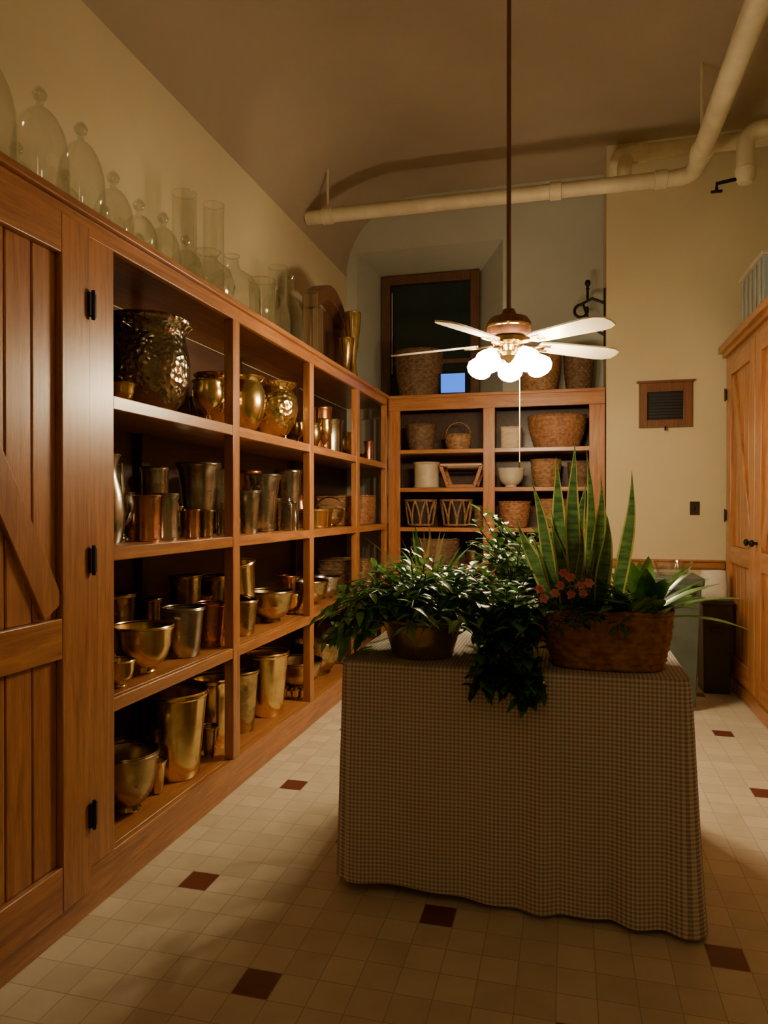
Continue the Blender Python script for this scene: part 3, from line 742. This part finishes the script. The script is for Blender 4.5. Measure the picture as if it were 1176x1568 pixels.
for l in range(rows+1):
    t=l/rows
    for k in range(n):
        p=per[k]; a=per[k-1]; q=per[(k+1)%n]; tx,ty=q[0]-a[0],q[1]-a[1]; L=math.hypot(tx,ty); nx,ny=ty/L,-tx/L
        s_=cum[k]; dc=min(math.hypot(p[0]-c[0],p[1]-c[1]) for c in corners)
        nz=noise.noise(Vector((s_*2.3,t*.8,3.1))); nz2=noise.noise(Vector((s_*6.5,t*.5,9.7)))
        fr=max(0,min(1,(p[0]+.35)/.45)) if p[1]<ty0+.05 else 1
        leftc=math.exp(-((p[0]-tx0)**2+(p[1]-ty0)**2)/.03)
        fold=max(0,math.sin(s_*19+2*nz))**1.5*2-.5
        off=.006+t*(.014+.03*nz+.03*fr*nz2)+t*.05*math.exp(-(dc/.09)**2)*(1-.9*leftc)+ .030*fr*t*fold*(.7+.3*t)+.008*(1-fr)*t*math.sin(s_*24+3*nz)
        off=max(off,.003)
        hem=.045-.032*max(0,min(1,(p[0]-tx0)/(tx1-tx0)))+.008*math.sin(s_*7)
        drop=(TZ-hem)*t
        z=TZ+.002-drop
        if l==0: off=0; z=TZ+.004
        vs.append((p[0]+nx*off,p[1]+ny*off,z)); uv.append((s_,drop))
fs=[]
for l in range(rows):
    for k in range(n): j=(k+1)%n; fs.append((l*n+k,(l+1)*n+k,(l+1)*n+j,l*n+j))
nside=len(fs); fs.append(tuple(range(n)))
me=bpy.data.meshes.new('tablecloth'); me.from_pydata(vs,[],fs); me.materials.append(CLOTH)
ul=me.uv_layers.new(name='UVMap')
for p in me.polygons:
    p.use_smooth=p.index<nside
    for li in p.loop_indices:
        vi=me.loops[li].vertex_index
        if p.index==nside: ul.data[li].uv=(vs[vi][0]-tx0,vs[vi][1]-ty0)
        else:
            u_,v_=uv[vi]
            if (p.index%n)==n-1 and vi%n==0: u_=cum[n]
            ul.data[li].uv=(u_,-v_)
o=bpy.data.objects.new('tablecloth',me); scene.collection.objects.link(o)
TZ+=.006

# ---------------------------------------------------------------- plants
def stem_path(base,ang,reach,H,D,n=8):
    d=Vector((math.cos(ang),math.sin(ang),0)); return [Vector(base)+d*reach*(k/n)+Vector((0,0,H*(k/n)-D*(k/n)**2)) for k in range(n+1)]
def bushy(b,base,nst,reach,H,D,L,mats,minz=None,angs=(0,2*math.pi),nl=9,spread=.06,wid=(.38,.52)):
    for s_ in range(nst):
        ang=R(*angs); rc=R(*reach); h=R(*H); dd=R(*D)
        bs=(base[0]+R(-spread,spread),base[1]+R(-spread,spread),base[2])
        P=stem_path(bs,ang,rc,h,dd)
        mz=minz
        if minz is not None and math.sin(ang)<-.25 and math.cos(ang)>-.75: mz=max(minz,.15)
        if mz and min(p.z for p in P)<mz:
            k=[i for i,p in enumerate(P) if p.z<mz]
            k=[i for i in k if i>2]
            if k: P=P[:max(k[0],3)]
        b.tube(P,.0022,STEM,4,cap=False)
        m=random.choice(mats)
        for k in range(nl):
            t=.25+.75*k/(nl-1)*.999; i=t*(len(P)-1); a=int(min(i,len(P)-2)); p=P[a].lerp(P[a+1],i-a)
            tan=(P[a+1]-P[a]).normalized(); side=tan.cross(Vector((0,0,1))); side=side.normalized() if side.length>.01 else Vector((1,0,0))
            sg=1 if k%2 else -1
            d=(tan*R(.3,.9)+side*sg*R(.6,1)+Vector((0,0,R(-.2,.5)))).normalized()
            ll=R(*L); b.leaf(p,d,ll,ll*R(*wid),R(.1,.5),m,4,shape=.75)
pl=empty('leafy_plant_in_brass_pot',(-.575,2.86,TZ))
b=MB(); pr=[(.115,0),(.125,.01),(.14,.06),(.155,.115),(.165,.14),(.172,.145),(.17,.155)]
b.lathe(shell(pr,.005),BRASSD,seg=36); b.lathe([(0,.13),(.154,.13)],SOIL,seg=24)
for s_ in (-1,1): b.tube([(s_*.16,-.03,.12),(s_*.195,-.02,.125),(s_*.195,.02,.125),(s_*.16,.03,.12)],.006,BRASSD,8)
b.obj('pot',parent=pl)
b=MB()
bushy(b,(0,0,.13),115,(.16,.40),(.28,.50),(.22,.44),(.045,.085),[LF1,LF1,LF2,LFL],minz=.04,spread=.08)
bushy(b,(-.06,0,.13),40,(.25,.40),(.24,.44),(.34,.56),(.05,.085),[LF1,LF2,LF1],minz=.04,spread=.06,angs=(2.4,3.7))
bushy(b,(0,0,.13),56,(.04,.25),(.22,.38),(.05,.2),(.045,.08),[LF1,LF2,LFL],spread=.09)
b.obj('foliage',parent=pl,ang=180)
p2=empty('variegated_plant_in_clay_pot',(-.17,3.34,TZ))
b=MB(); b.lathe(shell([(.09,0),(.10,.01),(.12,.13),(.135,.14),(.135,.17)],.006),simple('terracotta',(.35,.14,.07),None,.7),seg=30); b.lathe([(0,.15),(.125,.15)],SOIL,seg=20); b.obj('pot',parent=p2)
b=MB(); bushy(b,(0,0,.14),90,(.08,.28),(.36,.58),(.12,.40),(.05,.08),[LF1,LFL,LF2],minz=.03,spread=.08); b.obj('foliage',parent=p2,ang=180)
p3=empty('spiky_plant_in_copper_pot',(-.68,3.50,TZ))
b=MB(); b.lathe(shell([(.07,0),(.08,.01),(.10,.12),(.11,.13)],.005),COPPER,seg=28); b.lathe([(0,.11),(.096,.11)],SOIL,seg=20); b.obj('pot',parent=p3)
b=MB()
RED=leafmat('bronze_leaf',(.36,.22,.10),(.16,.14,.05))
for k in range(42):
    a=R(0,6.28); e=R(.6,1.4); b.leaf((R(-.03,.03),R(-.03,.03),.11),(math.cos(a)*math.cos(e),math.sin(a)*math.cos(e),math.sin(e)),R(.36,.58),.022,R(.1,.35),random.choice([RED,LF2]),6)
b.obj('foliage',parent=p3,ang=180)
iv=empty('trailing_ivy_in_small_pot',(-.215,2.83,TZ))
b=MB(); b.lathe(shell([(.06,0),(.068,.01),(.085,.10),(.095,.11),(.095,.13)],.005),BRASSD,seg=28); b.lathe([(0,.115),(.085,.115)],SOIL,seg=20); b.obj('pot',parent=iv)
b=MB()
for k in range(22):
    x=R(-.12,.12); drop=R(.01,.08)+(R(0,.08) if x>.04 else 0)
    P=[Vector((x*.4,-.02,.12)),Vector((x*.7,-.06,.19)),Vector((x*.9,-.12,.17)),Vector((x,-.185,.07)),Vector((x,-.20,.0))]
    for q in range(1,4): P.append(Vector((x+R(-.015,.015),-.205-R(0,.01),-drop*q/3)))
    b.tube(P,.0025,STEM,4,cap=False)
    for i in range(1,len(P)):
        for rep in range(3):
            p=P[i-1].lerp(P[i],R(0,1)); L=R(.045,.065)
            b.leaf(p+Vector((0,-.004,0)),(R(-1,1),R(-.7,-.15),R(-.7,.3)),L,L*.8,.2,random.choice([LFD,LF2,LFD]),4,shape=.6)
bushy(b,(0,0,.11),60,(.05,.2),(.18,.36),(.1,.3),(.045,.07),[LFD,LF2,LF1],minz=.05,spread=.05,nl=8,wid=(.6,.8))
b.obj('foliage',parent=iv,ang=180)
pb=empty('basket_planter_arrangement',(.145,2.872,TZ))
bk=basket('basket',0,0,0,.235,.17,.21,WICKR,.86,34,10,ex=3.2,fill=SOIL); bk.parent=pb
b=MB()
SN=[(-.16,.0,.58,-.24,.02),(-.13,.06,.66,-.12,.02),(-.10,-.02,.71,-.05,-.02),(-.06,.05,.68,.0,.03),(-.04,.0,.58,.02,0),(-.02,.06,.50,.06,.02),(.03,.02,.60,.12,0),(-.18,.05,.44,-.38,0),(-.08,.09,.52,-.12,.1),(-.03,-.03,.42,.06,-.05),(-.14,-.04,.40,-.12,-.06),(-.11,.03,.56,.04,.02)]
for x,y,L,lx,ly in SN:
    b.leaf((x,y,.15),(lx,ly,1),L,R(.052,.072),-.0 ,LFSN,14,edge=LFY,up=Vector((R(-.5,.5),-1,R(-.1,.1))),fold=.3,wave=.018)
for k in range(18):
    b.leaf((R(-.18,.0),R(-.04,.08),.15),(R(-.55,.2),R(-.2,.2),1),R(.25,.52),.028,R(0,.1),LFSN,12,edge=LFY,up=Vector((0,-1,0)),wave=.022)
b.obj('snake_plant',parent=pb,ang=180)
b=MB()
for k in range(40):
    a=R(0,6.28); e=R(.35,1.3)
    if math.cos(a)>.3 and k%2: e=R(.3,.9)
    b.leaf((.14+R(-.02,.02),.02+R(-.03,.03),.16),(math.cos(a)*math.cos(e),math.sin(a)*math.cos(e),math.sin(e)),R(.28,.42),R(.055,.085),R(.1,.35),random.choice([LF1,LF2,LF1,LFL]),8,shape=1.1)
for k in range(16):
    b.leaf((.12+R(-.05,.06),-.11+R(-.03,.03),.17),(R(-.3,.4),R(-.5,0),1),R(.12,.20),.05,.3,LFL,6)
b.obj('broadleaf_plant',parent=pb,ang=180)
b=MB()
bushy(b,(-.05,-.06,.17),110,(.03,.22),(.08,.18),(.02,.12),(.03,.05),[LF2,LFD,LF1],minz=.15,spread=.09,nl=8,wid=(.5,.7))
b.obj('ground_foliage',parent=pb,ang=180)
b=MB()
for cx,cy,cz in [(-.17,-.18,.315),(-.135,-.17,.345),(-.10,-.18,.315),(-.13,-.21,.29),(-.23,-.19,.27),(-.07,-.19,.33),(-.16,-.15,.36),(-.245,-.17,.30),(-.09,-.2,.29),(-.19,-.2,.29)]:
    for ring_,rr in ((6,1),(5,.6)):
        for k in range(ring_):
            a=2*math.pi*k/ring_+R(-.2,.2); b.leaf((cx,cy-(.004 if rr<1 else 0),cz),(math.cos(a),-.35/rr,math.sin(a)),R(.017,.023)*rr,.019*rr,.1,PINK,4,up=Vector((0,-1,0)),shape=.9)
    b.lathe([(0,-.004),(.0035,0),(0,.004)],LFY,(cx,cy-.008,cz),8); b.tube([(cx,cy,cz),(cx*.9,cy*.7,.2)],.002,STEM,4)
b.obj('pink_flowers',parent=pb,ang=180)

# ---------------------------------------------------------------- world / camera
w=bpy.data.worlds.new('dusk'); scene.world=w; w.use_nodes=True
w.node_tree.nodes['Background'].inputs[0].default_value=(.05,.09,.2,1); w.node_tree.nodes['Background'].inputs[1].default_value=.2
cam=bpy.data.cameras.new('camera'); co=bpy.data.objects.new('camera',cam); scene.collection.objects.link(co)
cam.sensor_fit='HORIZONTAL'; cam.sensor_width=36; cam.lens=36*1087/1176; cam.clip_start=.05
co.location=(0,0,1.5); co.rotation_euler=(math.radians(89.7),0,math.radians(14.5)); scene.camera=co
